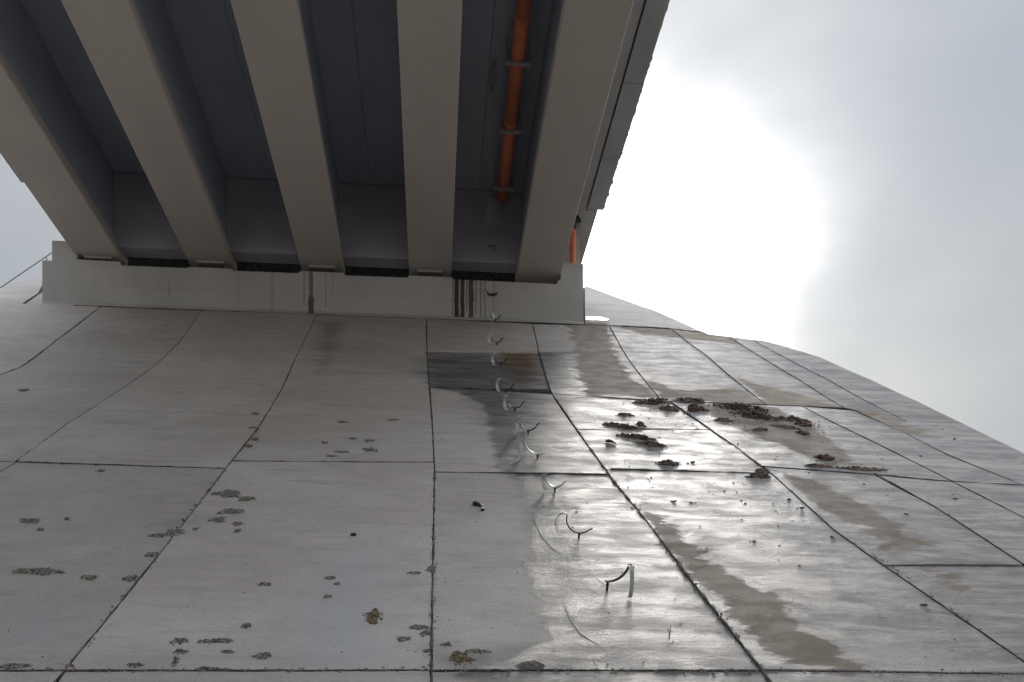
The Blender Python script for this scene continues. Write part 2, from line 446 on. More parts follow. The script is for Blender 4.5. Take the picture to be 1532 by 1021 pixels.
def slab(L, Rt, gap=.009, dz=0.0, tilt=0.0, world_r=None, step=.075, jit=.007, clampY=True):
    Lw = np.array([at(*p)[:2] for p in L])
    Rw = world_r if world_r is not None else np.array([at(*p)[:2] for p in Rt])
    hgt = np.hypot(*(Lw[0] - Lw[-1])); wid = max(np.hypot(*(Lw[0] - Rw[0])), np.hypot(*(Lw[-1] - Rw[-1])))
    nv = max(3, int(hgt / step)); nu = max(3, int(wid / step))
    t = np.linspace(0, 1, nv + 1); u = np.linspace(0, 1, nu + 1)
    LL = resample(Lw, t); RR = resample(Rw, t)
    P = LL[:, None, :] * (1 - u)[None, :, None] + RR[:, None, :] * u[None, :, None]
    # pull the edges in to leave the joint, and break them up
    seed = rng.random(2) * 50
    def nz(a, b): return mnoise.fractal(Vector((a * 3.1 + seed[0], b * 3.1 + seed[1], 0)), 1.0, 2.0, 5)
    du = (RR - LL); dul = np.hypot(du[:, 0], du[:, 1])[:, None]; du = du / dul
    for r in range(nv + 1):
        a = gap + max(-gap * .8, jit * nz(P[r, 0, 0] * 2, P[r, 0, 1] * 2)); b_ = gap + max(-gap * .8, jit * nz(P[r, -1, 0] * 2 + 9, P[r, -1, 1] * 2))
        P[r, 0] += du[r] * a
        if world_r is None: P[r, -1] -= du[r] * b_
    for c in range(nu + 1):
        P[0, c, 1] -= gap + max(-gap * .8, jit * nz(P[0, c, 0] * 2, 3.3)); P[-1, c, 1] += gap + max(-gap * .8, jit * nz(P[-1, c, 0] * 2, 7.7))
    X, Y = P[..., 0], P[..., 1]
    if clampY: Y = np.where((X < 3.24), np.minimum(Y, D - .004), Y)
    Z = zs(X, Y) + dz + tilt * (np.linspace(1, -1, nv + 1))[:, None]
    und = np.array([mnoise.noise(Vector((x * .9 + seed[0], y * .9, 0))) for x, y in zip(X.ravel(), Y.ravel())]).reshape(X.shape)
    Z = Z + und * .006
    top = np.stack([X, Y, Z], -1).reshape(-1, 3)
    N = len(top); w1 = nu + 1
    Fq = [(j * w1 + i, (j + 1) * w1 + i, (j + 1) * w1 + i + 1, j * w1 + i + 1) for j in range(nv) for i in range(nu)]
    rim = [i for i in range(w1)] + [j * w1 + nu for j in range(1, nv + 1)] + [nv * w1 + i for i in range(nu - 1, -1, -1)] + [j * w1 for j in range(nv - 1, 0, -1)]
    low = [tuple(top[i] - np.array([0, 0, .075])) for i in rim]
    Vv = list(map(tuple, top)) + low
    m = len(rim)
    for i in range(m):
        j = (i + 1) % m; Fq.append((rim[i], rim[j], N + j, N + i))
    o = mesh('slab', Vv, Fq, M['paving'], slope)
    me = o.data
    Pxy = np.array([v[:2] for v in Vv])
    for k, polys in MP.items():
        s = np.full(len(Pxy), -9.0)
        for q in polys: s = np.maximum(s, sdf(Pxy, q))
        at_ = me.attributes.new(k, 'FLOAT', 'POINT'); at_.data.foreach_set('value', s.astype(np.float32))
    return o

def ridge_world(y0, y1, off=1.1):
    a = at(*y0)[1]; b = at(*y1)[1]
    Y = np.linspace(a, b, 16); return np.stack([ridge_x(Y) + off, Y], -1)

J1 = [(150, 459), (90, 505), (30, 550), (0, 561), (-160, 620), (-322, 688)]
J2 = [(302, 465), (270, 510), (235, 545), (190, 577), (100, 635), (25, 690)]
J3 = [(474, 471), (440, 540), (420, 585), (385, 642), (347, 690)]
slab([(-420, 436), (-700, 550), (-1100, 690)], J1, .007)
slab(J1, J2, .007, dz=-.004)
slab(J2, J3[:-1] + [(337, 701)], .007, dz=.004)
slab(J3, [(637, 477), (639, 530), (642, 580), (647, 640), (650, 692)], .006)
slab([(637, 477), (639, 525)], [(797, 485), (806, 525)], .006)
slab([(639, 525), (642, 579)], [(806, 525), (823, 583)], .006, dz=-.012)
slab([(797, 485), (806, 525), (823, 583), (826, 589)], [(912, 488), (935, 530), (990, 600)], .009)
slab([(912, 488), (935, 530), (990, 600)], [(1005, 493), (1060, 535), (1146, 605)], .010)
slab([(1005, 493), (1060, 535), (1146, 605)], [(1090, 504), (1140, 535), (1200, 571), (1262, 610)], .013)
slab([(1090, 504), (1140, 535), (1200, 571), (1262, 610)], [(1127, 509), (1240, 569), (1356, 631)], .010)
slab([(1127, 509), (1240, 569), (1356, 631)], None, .008, world_r=ridge_world((1143, 511), (1356, 631)))
# middle row
slab([(643, 580), (647, 640), (650, 706)], [(826, 590), (867, 650), (910, 709)], .009)
slab([(826, 589.5), (848, 621), (863, 643)], [(1002, 600.7), (1036, 625), (1062, 643)], .008)
slab([(863, 643), (890, 681), (907, 703)], [(1062, 643), (1100, 668), (1152, 708)], .010)
slab([(1004, 600.8), (1064, 643), (1102, 669), (1140, 698)], [(1200, 608), (1320, 668), (1353, 684), (1424, 720)], .010)
slab([(1200, 608), (1320, 668), (1353, 684), (1424, 720)], [(1280, 614.5), (1353, 648), (1419, 681), (1532, 727)], .010)
slab([(1281, 615), (1353, 648), (1419, 681), (1532, 727)], None, .008, world_r=ridge_world((1360, 632), (1590, 727)))
# lower row
slab([(-1100, 692), (-1900, 1003)], [(-322, 690), (-1100, 1003)], .010)
slab([(-322, 690), (-1100, 1003)], [(25, 691), (-475, 1003)], .010)
slab([(25, 690.4), (-475, 1003)], [(337, 701.4), (270, 790), (185, 897), (97, 1003)], .006, dz=-.004)
slab([(347, 690.4), (337, 702), (270, 790), (185, 897), (97, 1003)], [(650, 692.4), (649, 760), (647, 850), (645, 1003)], .006, dz=.002)
slab([(650, 707), (649, 760), (647, 850), (645, 1003)], [(911, 709.6), (975, 790), (1050, 890), (1140, 1003)], .009)
slab([(907, 703), (913, 713), (975, 790), (1050, 890), (1140, 1003)], [(1154, 708.7), (1250, 795), (1322, 846), (1532, 990), (1556, 1008)], .011)
slab([(1141, 698.5), (1157, 712), (1250, 795), (1322, 846)], [(1309, 711.4), (1398, 758), (1532, 845)], .012)
slab([(1322, 847), (1532, 990), (1556, 1008)], [(1532, 846), (1800, 1012)], .012)
slab([(1310, 711.6), (1398, 758), (1532, 845), (1800, 1012)], [(1424, 721), (1532, 775), (1800, 905), (2000, 1012)], .012)
slab([(1424, 721), (1532, 775), (1800, 905), (2000, 1012)], None, .010, world_r=ridge_world((1580, 725), (1800, 980)))
# row below the frame's bottom edge
bot = [((-1900, 1004), (-3000, 1330)), ((-475, 1004), (-1020, 1330)), ((97, 1004), (-150, 1330)), ((645, 1004), (650, 1330)), ((1141, 1004), (1400, 1330)), ((1553, 1009), (2150, 1330)), ((2100, 1012), (3000, 1330))]
for a, b_ in zip(bot[:-1], bot[1:]): slab(list(a), list(b_), .010, step=.09)
# slope beside the abutment, above the row of joints
slab([(875, 428), (875, 486)], [(960, 459), (1003, 491)], .006, dz=.01, clampY=False)
slab([(960, 459), (1003, 492)], None, .004, dz=.006, world_r=ridge_world((1047, 492), (1098, 504.5), .8), clampY=False)
slab([(-66, 452), (-66, 453)], [(64, 411), (64, 434), (34, 454)], .006, clampY=False)
slab([(64, 437), (38, 455)], [(110, 436), (110, 457)], .006, dz=.0, clampY=False)

# black joint sealer standing a little proud, ragged
def seal(px, rad, amp=.6, lift=0.0, pale=False):
    rad *= .8
    P = np.array([at(*p)[:2] for p in px]); L = np.hypot(*np.diff(P, axis=0).T).sum(); n = int(L / .05) + 2
    Q = resample(P, np.linspace(0, 1, n)); sd = random.random() * 50; V = []
    for i, (x, y) in enumerate(Q):
        a = Q[min(i + 1, n - 1)] - Q[max(i - 1, 0)]; a = a / (np.hypot(*a) + 1e-9); nn = np.array([-a[1], a[0]])
        f = 1 + amp * 2.2 * mnoise.fractal(Vector((x * 6 + sd, y * 6, 0)), .8, 2, 4)
        if y < 9.5: f *= .8
        w_ = rad * max(.02, f); wb = .006 * mnoise.noise(Vector((x * 3, y * 3, sd))); c = np.array([x, y]) + nn * wb
        for k, h in ((-1, -.03), (-.6, .25), (.0, .5), (.6, .25), (1, -.03)):
            q = c + nn * k * w_; V.append((q[0], q[1], float(zs(q[0], q[1])) + (h * w_ if h > 0 else h) + .002 + lift))
    Fq = [(i * 5 + k, i * 5 + k + 1, i * 5 + 6 + k, i * 5 + 5 + k) for i in range(n - 1) for k in range(4)]
    mesh('joint_seal', V, Fq, M['seal_pale'] if pale else M['seal'], slope)
seal(J1[:4], .012, pale=True); seal(J2, .010, pale=True); seal(J3[1:], .009, 1.2, pale=True); seal([(0, 691), (25, 691)], .009); seal([(25, 691), (180, 696), (334, 701)], .009, 1.0)
seal([(638, 480), (639, 530), (642, 579), (647, 640), (650, 706)], .009); seal([(797, 487), (806, 527), (822, 580)], .010); seal([(642, 579), (730, 581), (822, 583)], .006, pale=True)
seal([(832, 597), (868, 650), (912, 712)], .017); seal([(347, 690), (500, 691), (650, 692)], .007, 1.0, pale=True); seal([(650, 707), (730, 708), (912, 711)], .013, 1.1); seal([(914, 702), (1030, 705), (1150, 710)], .018)
seal([(912, 713), (975, 790), (1050, 890), (1140, 1003), (1165, 1040)], .019, .7); seal([(650, 708), (648, 850), (645, 1003), (644, 1040)], .013, .8)
seal([(337, 702), (270, 790), (97, 1003), (60, 1045)], .009, 1.0, pale=True); seal([(-100, 1003), (97, 1003), (645, 1003)], .007, 1.4, pale=True); seal([(645, 1003), (1140, 1004), (1560, 1009)], .009, 1.3)
seal([(1154, 708.7), (1250, 795), (1322, 846), (1532, 990)], .013, .7); seal([(1004, 604), (1062, 643), (1152, 709)], .013); seal([(912, 490), (935, 530), (990, 600)], .010)
seal([(1005, 494), (1060, 535), (1146, 605)], .016); seal([(830, 590), (990, 600), (1145, 605.3), (1262, 611), (1356, 631)], .006, 1.0); seal([(1309, 709), (1398, 758), (1532, 845)], .013)
seal([(1205, 611), (1320, 668), (1353, 684), (1424, 720), (1532, 775)], .013); seal([(1284, 617), (1353, 648), (1419, 681), (1532, 727)], .012); seal([(1090, 505), (1140, 535), (1200, 571), (1262, 610)], .012)
seal([(1127, 510), (1240, 569), (1356, 631)], .012); seal([(1140, 698), (1309, 710), (1424, 721), (1560, 728)], .013); seal([(1322, 847), (1532, 848)], .016, .9); seal([(955, 642), (1062, 643)], .010, 1.0); seal([(912, 487), (1004, 492)], .010)

# ------------------------------------------------------------------ crumbs, pitted patches, mud
ICO_V = []
ph = (1 + 5 ** .5) / 2
for a in (-1, 1):
    for b_ in (-ph, ph): ICO_V += [(0, a, b_), (a, b_, 0), (b_, 0, a)]
ICO_V = np.array(ICO_V, float); ICO_V /= np.linalg.norm(ICO_V[0])
ICO_F = []
for i in range(12):
    for j in range(i + 1, 12):
        for k_ in range(j + 1, 12):
            e = [np.linalg.norm(ICO_V[p] - ICO_V[q]) for p, q in ((i, j), (j, k_), (i, k_))]
            if max(e) < 1.1:
                nrm = np.cross(ICO_V[j] - ICO_V[i], ICO_V[k_] - ICO_V[i])
                ICO_F.append((i, j, k_) if nrm @ ICO_V[i] > 0 else (i, k_, j))
def slope_frame(Y):
    s = (float(zplane(Y + .05)) - float(zplane(Y - .05))) / .1
    up = Vector((0, 1, s)).normalized(); nr = Vector((0, -s, 1)).normalized()
    return up, nr
def clod(mb, p, r, flat=.6, up=None, nr=None):
    if up is None: up, nr = slope_frame(p[1])
    sc = np.array([r * random.uniform(.8, 1.5), r * random.uniform(.7, 1.2), r * flat * random.uniform(.7, 1.1)])
    a = random.random() * 6.28; ca, sa = math.cos(a), math.sin(a)
    v = ICO_V * (1 + rng.uniform(-.28, .28, (12, 1))) * sc
    v = np.stack([v[:, 0] * ca - v[:, 1] * sa, v[:, 0] * sa + v[:, 1] * ca, v[:, 2]], -1)
    B = np.array([[1, 0, 0], list(up), list(nr)])
    mb.add(v @ B + np.array(p), ICO_F)

def crust(px, py, wpx, hpx, rot=0.0, brown=False):
    """patch where the skin has come off the slab: torn thin edge and exposed grit"""
    c = at(px, py); u = at(px + wpx / 2, py)[0] - at(px - wpx / 2, py)[0]; v = at(px, py - hpx / 2)[1] - at(px, py + hpx / 2)[1]
    u /= 2; v /= 2; mb = MB(); seed = random.random() * 90
    cr, sr = math.cos(rot), math.sin(rot)
    up, nr = slope_frame(c[1])
    # lobed, torn plate
    nr_ = 6; na = 34; Vp = [(c[0], c[1])]
    for r in range(1, nr_ + 1):
        for a in range(na):
            q = 2 * math.pi * a / na
            rad = (.72 + .62 * mnoise.fractal(Vector((math.cos(q) * 1.6 + seed, math.sin(q) * 1.6, seed)), 1, 2, 5)) * r / nr_
            rad = max(.12 * r / nr_, rad)
            dx, dy = rad * math.cos(q) * u, rad * math.sin(q) * v
            # rotation in picture-like proportions (across / up the slope)
            dx2 = dx * cr - dy / v * u * sr; dy2 = dy * cr + dx / u * v * sr
            Vp.append((c[0] + dx2, c[1] + dy2))
    V = []
    for i, (x, y) in enumerate(Vp):
        ring = 0 if i == 0 else (i - 1) // na + 1
        h = -.004 if ring == nr_ else .006 + .010 * random.random()
        V.append((x, y, float(zs(x, y)) + h))
    Fq = [(0, 1 + a, 1 + (a + 1) % na) for a in range(na)]
    for r in range(nr_ - 1):
        for a in range(na):
            b0 = 1 + r * na; b1 = b0 + na; a2 = (a + 1) % na
            Fq.append((b0 + a, b1 + a, b1 + a2, b0 + a2))
    mb.add(V, Fq)
    for _ in range(int(6 + wpx * hpx / 22)):
        q = random.random() * 6.28; rr = random.random() ** .5 * 1.05
        x = c[0] + math.cos(q) * rr * u * .9; y = c[1] + math.sin(q) * rr * v * .9
        clod(mb, (x, y, float(zs(x, y)) + .004), random.uniform(.004, .010), .6, up, nr)
    mb.build('pitted_patch', M['crumb_brown'] if brown else M['crumb'], nearest_slab(c))

SLABS = [o for o in C.objects if o.name.startswith('slab')]
SC = [(np.array([v.co[:2] for v in o.data.vertices]).min(0), np.array([v.co[:2] for v in o.data.vertices]).max(0), o) for o in SLABS]
def nearest_slab(p):
    best, bd = None, 1e9
    for lo, hi, o in SC:
        c = (lo + hi) / 2; h = (hi - lo) / 2
        dd = max(abs(p[0] - c[0]) / h[0], abs(p[1] - c[1]) / h[1])
        if dd < bd: bd, best = dd, o
    return best

PATCH = [(45, 780, 34, 9), (57, 855, 84, 10), (133, 865, 28, 8), (264, 797, 38, 14), (236, 802, 30, 5), (227, 831, 24, 10), (196, 866, 26, 11),
 (338, 740, 48, 13), (368, 747, 34, 9), (347, 767, 48, 12), (327, 779, 34, 12), (357, 785, 24, 8), (355, 796, 14, 9), (292, 793, 12, 4),
 (268, 961, 30, 14), (322, 961, 62, 9), (272, 977, 34, 9), (262, 991, 12, 18), (202, 997, 30, 8), (340, 977, 28, 6), (20, 998, 54, 8), (308, 1002, 34, 5),
 (392, 982, 34, 12), (395, 875, 22, 5), (368, 938, 16, 9), (620, 859, 26, 5), (645, 853, 20, 14), (628, 940, 34, 8), (637, 949, 18, 9), (605, 957, 24, 7),
 (490, 894, 16, 6), (495, 866, 22, 5), (505, 875, 12, 4), (715, 976, 48, 7), (668, 966, 20, 5), (382, 620, 15, 5),
 (378, 641, 20, 4), (382, 658, 14, 6), (372, 668, 16, 5), (512, 632, 22, 3), (588, 629, 24, 3), (552, 660, 18, 4), (553, 674, 28, 8), (510, 677, 30, 3),
 (494, 683, 20, 3), (527, 657, 14, 3), (486, 663, 12, 3), (35, 584, 26, 5), (795, 995, 44, 8), (105, 998, 16, 4), (150, 705, 16, 3), (640, 975, 14, 5), (100, 777, 8, 3), (60, 793, 14, 3)]
for q in PATCH: crust(*q)
crust(558, 923, 34, 22, 0, True); crust(690, 986, 44, 22, 0, True)

# crumbs caught along the joints and scattered on the slab faces
cm = MB()
JL = [([(650, 706), (648, 850), (645, 1003)], 150), ([(337, 702), (270, 790), (97, 1003)], 120), ([(912, 713), (975, 790), (1050, 890), (1140, 1003)], 240),
      ([(0, 1003), (640, 1003), (1140, 1004), (1532, 1009)], 380), ([(1157, 712), (1250, 795), (1340, 852), (1532, 990)], 100), ([(836, 596), (868, 650), (912, 712)], 70),
      ([(1006, 604), (1080, 655), (1152, 707)], 60), ([(1309, 709), (1398, 758), (1532, 845)], 50), ([(420, 600), (385, 645), (347, 690)], 60), ([(25, 692), (180, 697), (335, 702)], 60)]
for pl, cnt in JL:
    for _ in range(cnt):
        i = random.randrange(len(pl) - 1); t = random.random()
        x = pl[i][0] + (pl[i + 1][0] - pl[i][0]) * t; y = pl[i][1] + (pl[i + 1][1] - pl[i][1]) * t
        p = at(x, y); p[0] += random.gauss(0, .014); p[1] += random.gauss(0, .014); p[2] = float(zs(p[0], p[1])) + .002
        clod(cm, p, random.uniform(.003, .011), .6)
for _ in range(220):
    p = at(random.uniform(-20, 1540), random.uniform(600, 1020)); p[2] = float(zs(p[0], p[1])) + .002
    clod(cm, p, random.uniform(.003, .008), .6)
tag(cm.build('joint_crumbs', M['crumb']), 'small crumbs of mortar lying along the slab joints', 'crumbs', kind='stuff')

# mud
mudc = MB()
def mud(px, py, wpx, hpx, label, lift=.035, slant=0.0, dens=1.0):
    c = at(px, py); u = (at(px + wpx / 2, py)[0] - at(px - wpx / 2, py)[0]) / 2
    v = (at(px, py - hpx * .36)[1] - at(px, py + hpx * .36)[1]) / 2
    mb = MB(); up, nr = slope_frame(c[1]); sd = random.random() * 70
    n = int((60 + u * v * 900) * dens)
    k = 0
    while k < n:
        a = random.uniform(-1, 1); b = random.uniform(-1, 1)
        e = .95 + .7 * mnoise.fractal(Vector((a * 1.6 + sd, b * 1.6, sd)), 1, 2, 4)
        rr = math.hypot(a, b)
        if rr > e: k += .2; continue
        k += 1
        x = a * u + b * v * slant; y = b * v
        z = float(zs(c[0] + x, c[1] + y)) - c[2]
        h = lift * max(0, 1 - rr * .8) * random.random()
        q = Vector((x, y, z)) + nr * h
        clod(mb, q, random.uniform(.010, .034) * (1.1 - .4 * rr), .75, up, nr)
    for _ in range(int(n * .25)):
        q = random.random() * 6.28; rr = random.uniform(.9, 1.9)
        x = c[0] + math.cos(q) * rr * u; y = c[1] + math.sin(q) * rr * v - v * .4
        clod(mudc, (x, y, float(zs(x, y))), random.uniform(.004, .014), .6)
    V = [(0, 0, .006)]; NA = 26                       # thin silt pad the lumps sit in
    for rg, hh in ((.45, .012), (.8, .010), (1.0, .006), (1.12, -.004)):
        for a_ in range(NA):
            q = 2 * math.pi * a_ / NA
            e = rg * (.95 + .55 * mnoise.fractal(Vector((math.cos(q) * 1.5 + sd, math.sin(q) * 1.5, sd)), 1, 2, 4))
            a2, b2 = e * math.cos(q), e * math.sin(q); x = a2 * u + b2 * v * slant; y = b2 * v
            p = Vector((x, y, float(zs(c[0] + x, c[1] + y)) - c[2])) + nr * hh; V.append(p)
    Fq = [(0, 1 + a_, 1 + (a_ + 1) % NA) for a_ in range(NA)]
    for r_ in range(3):
        for a_ in range(NA):
            b0 = 1 + r_ * NA; Fq.append((b0 + a_, b0 + NA + a_, b0 + NA + (a_ + 1) % NA, b0 + (a_ + 1) % NA))
    mb.add(V, Fq)
    o = mb.build('mud_clump', M['mud'], loc=tuple(c))
    tag(o, label, 'mud', 'clumps of fallen mud on the wet slabs')
mud(978, 602, 52, 13, 'dark ragged mud clump lying across the top joint, leftmost of the upper row', .05, .4)
mud(1000, 612, 24, 10, 'small mud heap just right below the leftmost ragged clump', .05)
mud(1034, 600, 42, 10, 'long flat mud clump touching the joint beside the square lumpy heap', .04)
mud(1042, 613, 34, 11, 'square lumpy pale brown mud heap under the long flat clump', .08)
mud(1112, 612, 54, 18, 'largest mud heap, wide and reddish brown with a dark upper end', .09, -1.0, 1.6)
mud(1132, 624, 44, 17, 'lower right end of the largest mud heap, thick and broken', .08, -.6, 1.6)
mud(1083, 629, 24, 6, 'thin mud streak lying left below the largest heap', .02)
mud(1185, 629, 40, 9, 'slanting mud clump right of the largest heap', .06, -1.2)
mud(1202, 636, 22, 8, 'dark mud clod at the lower end of the slanting clump', .05)
mud(1138, 644, 22, 5, 'small mud scrap straight below the largest heap', .03)
mud(1177, 640, 30, 8, 'faint low mud smear below the slanting clump', .015, -1.0)
mud(1201, 649, 14, 8, 'round mud clod under the slanting clump', .05)
mud(1234, 687, 26, 9, 'rounded brown mud clod alone on the sandy patch', .07)
mud(1223, 698, 40, 4, 'thin row of mud crumbs along the middle joint', .02)
mud(928, 638, 34, 12, 'mossy brown mud strip near the black strap piece', .04, -1.0)
mud(952, 655, 36, 10, 'dark elongated mud clump below the mossy strip', .05, -1.0)
mud(976, 666, 30, 9, 'mud clump at the lower end of the left mud trail', .04, -.8)
mud(1000, 694, 26, 7, 'loose dark mud lumps just above the middle joint', .04)
mud(936, 621, 20, 4, 'small dark mud scrap above the mossy strip', .02)
mud(958, 636, 8, 5, 'single mud lump right of the mossy strip', .04)
mud(1134, 714, 36, 6, 'dark crumbly mud sitting on the joint corner', .05)
mud(1138, 706, 12, 4, 'little mud lump just above the joint corner', .03)
mud(1288, 702, 74, 5, 'long flat triangular mud deposit trailing along the middle joint', .015, -2.0)
for (x, y, nm) in [(1037, 692, 'just above the middle joint'), (1010, 751, 'below the joint near the dark diagonal'), (1035, 753, 'right of the paired pebble below the joint'), (1430, 747, 'alone on the far right slab'),
                   (1246, 804, 'beside the long diagonal joint'), (1128, 811, 'alone in the middle of the wide slab'), (1381, 906, 'near the lower right diagonal joint'), (1198, 761, 'beside the upper diagonal joint'),
                   (1427, 658, 'close to the right crest'), (1356, 770, 'between two diagonal joints'), (1180, 748, 'next to the joint above the big wide slab')]:
    c = at(x, y); mb = MB(); 
    for _ in range(5): clod(mb, Vector((random.gauss(0, .012), random.gauss(0, .012), .004)), .013, .7, *slope_frame(c[1]))
    tag(mb.build('pebble', M['mud'], loc=tuple(c)), 'small dark pebble of mud ' + nm, 'pebble', 'single mud pebbles on the right slabs')
for _ in range(520):
    x = random.gauss(0, 1); y = random.gauss(0, 1)
    cxy = random.choice([(1000, 640, 55, 26), (1150, 640, 80, 24), (1000, 640, 55, 26), (1080, 760, 140, 40), (1250, 700, 90, 30), (1140, 710, 25, 12)])
    px, py = cxy[0] + x * cxy[2], cxy[1] + y * cxy[3]
    if px < 840 or py < 602: continue
    p = at(px, py); p[2] = float(zs(p[0], p[1]))
    if p[0] > ridge_x(p[1]) - .3: continue
    clod(mudc, p, random.uniform(.004, .018) * random.random() ** .5, .6)
tag(mudc.build('mud_crumbs', M['mud']), 'scattered crumbs of dark mud on the wet slabs', 'crumbs', kind='stuff')

# chalky curved traces on the wet slab
for pts in ([(797, 762), (800, 780), (812, 805), (828, 822), (845, 835), (858, 842)], [(845, 905), (852, 925), (868, 948), (896, 966)], [(886, 985), (895, 1000)],
            [(800, 770), (806, 762), (812, 760)], [(885, 850), (892, 865), (905, 875)], [(840, 770), (832, 780), (836, 795)], [(300, 885), (285, 910), (272, 935)], [(845, 830), (846, 860), (842, 895)]):
    P = [at(*p, dz=.001) for p in pts]
    P2 = []
    for i in range(len(P) - 1):
        for t in (0, .25, .5, .75): P2.append(P[i] * (1 - t) + P[i + 1] * t)
    P2.append(P[-1])
    mb = MB(); mb.tube(P2, [.0008 + .0013 * math.sin(math.pi * i / (len(P2) - 1)) for i in range(len(P2))], 5)
    mb.build('chalky_trace', M['chalk'], nearest_slab(P[0]))

# ------------------------------------------------------------------ open pipe clamps running up the slope
def arc(cx, cz, r, a0, a1, n=14):
    return [(cx + r * math.cos(R(a0 + (a1 - a0) * i / n)), cz + r * math.sin(R(a0 + (a1 - a0) * i / n))) for i in range(n + 1)]
def band(mb, path, width, thick, fr):
    """flat strap following path (local x, z), width along local y"""
    ax, ay, az, o = fr
    n = len(path); V = []
    for i, (x, z) in enumerate(path):
        x0, z0 = path[max(i - 1, 0)]; x1, z1 = path[min(i + 1, n - 1)]
        tx, tz = x1 - x0, z1 - z0; l = math.hypot(tx, tz) or 1; nxn, nzn = -tz / l * thick / 2, tx / l * thick / 2
        for sx, sy in ((1, -1), (1, 1), (-1, 1), (-1, -1)):
            V.append(o + ax * (x + sx * nxn) + ay * (sy * width / 2) + az * (z + sx * nzn))
    Fq = []
    for i in range(n - 1):
        for k in range(4):
            l = (k + 1) % 4; Fq.append((i * 4 + k, i * 4 + l, (i + 1) * 4 + l, (i + 1) * 4 + k))
    Fq.append((3, 2, 1, 0)); b0 = (n - 1) * 4; Fq.append((b0, b0 + 1, b0 + 2, b0 + 3))
    mb.add(V, Fq)
def clamp(px, py, label, r=.105, open_deg=95, spin=0, mirror=False, wall=False, lower=(200, 345), light_low=False, peg=.05, band_w=.04, mode='up'):
    c = on_y(px, py, D) if wall else at(px, py)
    if wall: up, nr = Vector((0, 0, 1)), Vector((0, -1, 0))
    else: up, nr = slope_frame(c[1])
    rm = Matrix.Rotation(R(spin), 3, nr)
    ax = (rm @ Vector((1, 0, 0))) * (-1 if mirror else 1); ay = rm @ up; az = nr
    t = empty('pipe_clamp', tuple(c), label, 'clamp', 'open pipe clamps in a line up the slope')
    o = Vector((0, 0, 0)); fr = (ax, ay, az, o)
    mb = MB(); mb.tube([o - nr * .03, o + nr * (peg + .003)], .009, 7); mb.tube([o + nr * peg * .6, o + nr * (peg * .6 + .012)], .013, 6)
    mb.build('peg', M['darksteel'], t)
    mb = MB(); lowp = arc(0, peg + r, r, lower[0], lower[1]); band(mb, lowp, band_w, .009, fr)
    e = lowp[-1]; d2 = (e[0] + .022, e[1] + .004); band(mb, [e, d2], band_w, .009, fr)
    mb.build('lower_ring', M['clampsteel'] if light_low else M['darksteel'], t)
    hx, hz = lowp[0]
    # upper half ring swung open on its hinge
    mb = MB(); V = []; n = 16
    if mode == 'side':
        P = [ax * (hx - .05 * (1 - math.cos(a))) + az * (hz + .04 * math.sin(a) - (.09 * (a / math.pi) ** 2)) for a in [math.pi * i / n for i in range(n + 1)]]
        wd = ay
    elif mode == 'down':
        hx, hz = e
        P = [ax * (hx + .012 * math.sin(a)) + az * (hz + .018 * math.sin(a * 2) - hz * .98 * (a / math.pi) ** 1.3) - ay * (.02 + .13 * math.sin(a * .5)) for a in [math.pi * i / n for i in range(n + 1)]]
        wd = ax
    else:
        bd = (ay * .9 - ax * .42) * (1 if spin <= 12 else -1)
        P = [ax * hx + az * (.015 + r * .85 * (1 - math.cos(a))) + bd * (r * .8 * math.sin(a)) for a in [math.pi * (i / n) * .92 for i in range(n + 1)]]
        wd = ax
    for i, p in enumerate(P):
        tt = (P[min(i + 1, n)] - P[max(i - 1, 0)]).normalized(); nn = tt.cross(wd).normalized() * .004
        w2 = wd * band_w * .5
        V += [p - w2 - nn, p + w2 - nn, p + w2 + nn, p - w2 + nn]
    Fq = [(i * 4 + k, i * 4 + (k + 1) % 4, i * 4 + 4 + (k + 1) % 4, i * 4 + 4 + k) for i in range(n) for k in range(4)] + [(3, 2, 1, 0), tuple(n * 4 + k for k in range(4))]
    mb.add(V, Fq)
    mb.build('upper_ring', M['steel'] if mode == 'down' else M['clampsteel'], t)
    mb = MB(); mb.tube([ax * hx + az * hz - ay * band_w * .6, ax * hx + az * hz + ay * band_w * .6], .006, 7); mb.build('hinge_pin', M['darksteel'], t)
    return t
clamp(735, 443, 'topmost pipe clamp, fixed to the wall under the black drips', wall=True, open_deg=60, lower=(195, 340), r=.10)
clamp(741, 482, 'pipe clamp at the foot of the abutment wall, second from the top', open_deg=100, r=.10, spin=15)
clamp(743, 517, 'third pipe clamp from the top, above the rusty brown stain', open_deg=110, spin=10)
clamp(749, 548, 'fourth pipe clamp, standing at the left edge of the rusty brown stain', open_deg=105, spin=5)
clamp(757, 588, 'fifth pipe clamp, just below the rusty stain with its upper half upright', open_deg=100, spin=0)
clamp(770, 616, 'sixth pipe clamp from the top with a wide dark smile shaped cradle', open_deg=95, spin=-5, r=.115)
clamp(790, 650, 'seventh pipe clamp, broad bright upper half beside a thick dark cradle', open_deg=92, spin=-8, r=.115, band_w=.045)
clamp(804, 686, 'eighth pipe clamp, both halves bright, above the black middle joint', open_deg=100, spin=-14, light_low=True, lower=(180, 285), r=.16)
clamp(830, 736, 'ninth pipe clamp, bright, just below the middle joint on the wet slab', open_deg=85, spin=-10, light_low=True, lower=(200, 330), r=.10)
clamp(866, 806, 'tenth pipe clamp, second from the bottom with its ring flung to the left', mode='side', spin=-12, lower=(170, 320), r=.12, band_w=.02)
clamp(908, 884, 'lowest pipe clamp, nearest, its tall loop standing right of its peg', mode='down', spin=0, lower=(262, 352), r=.15, peg=.075, band_w=.03)

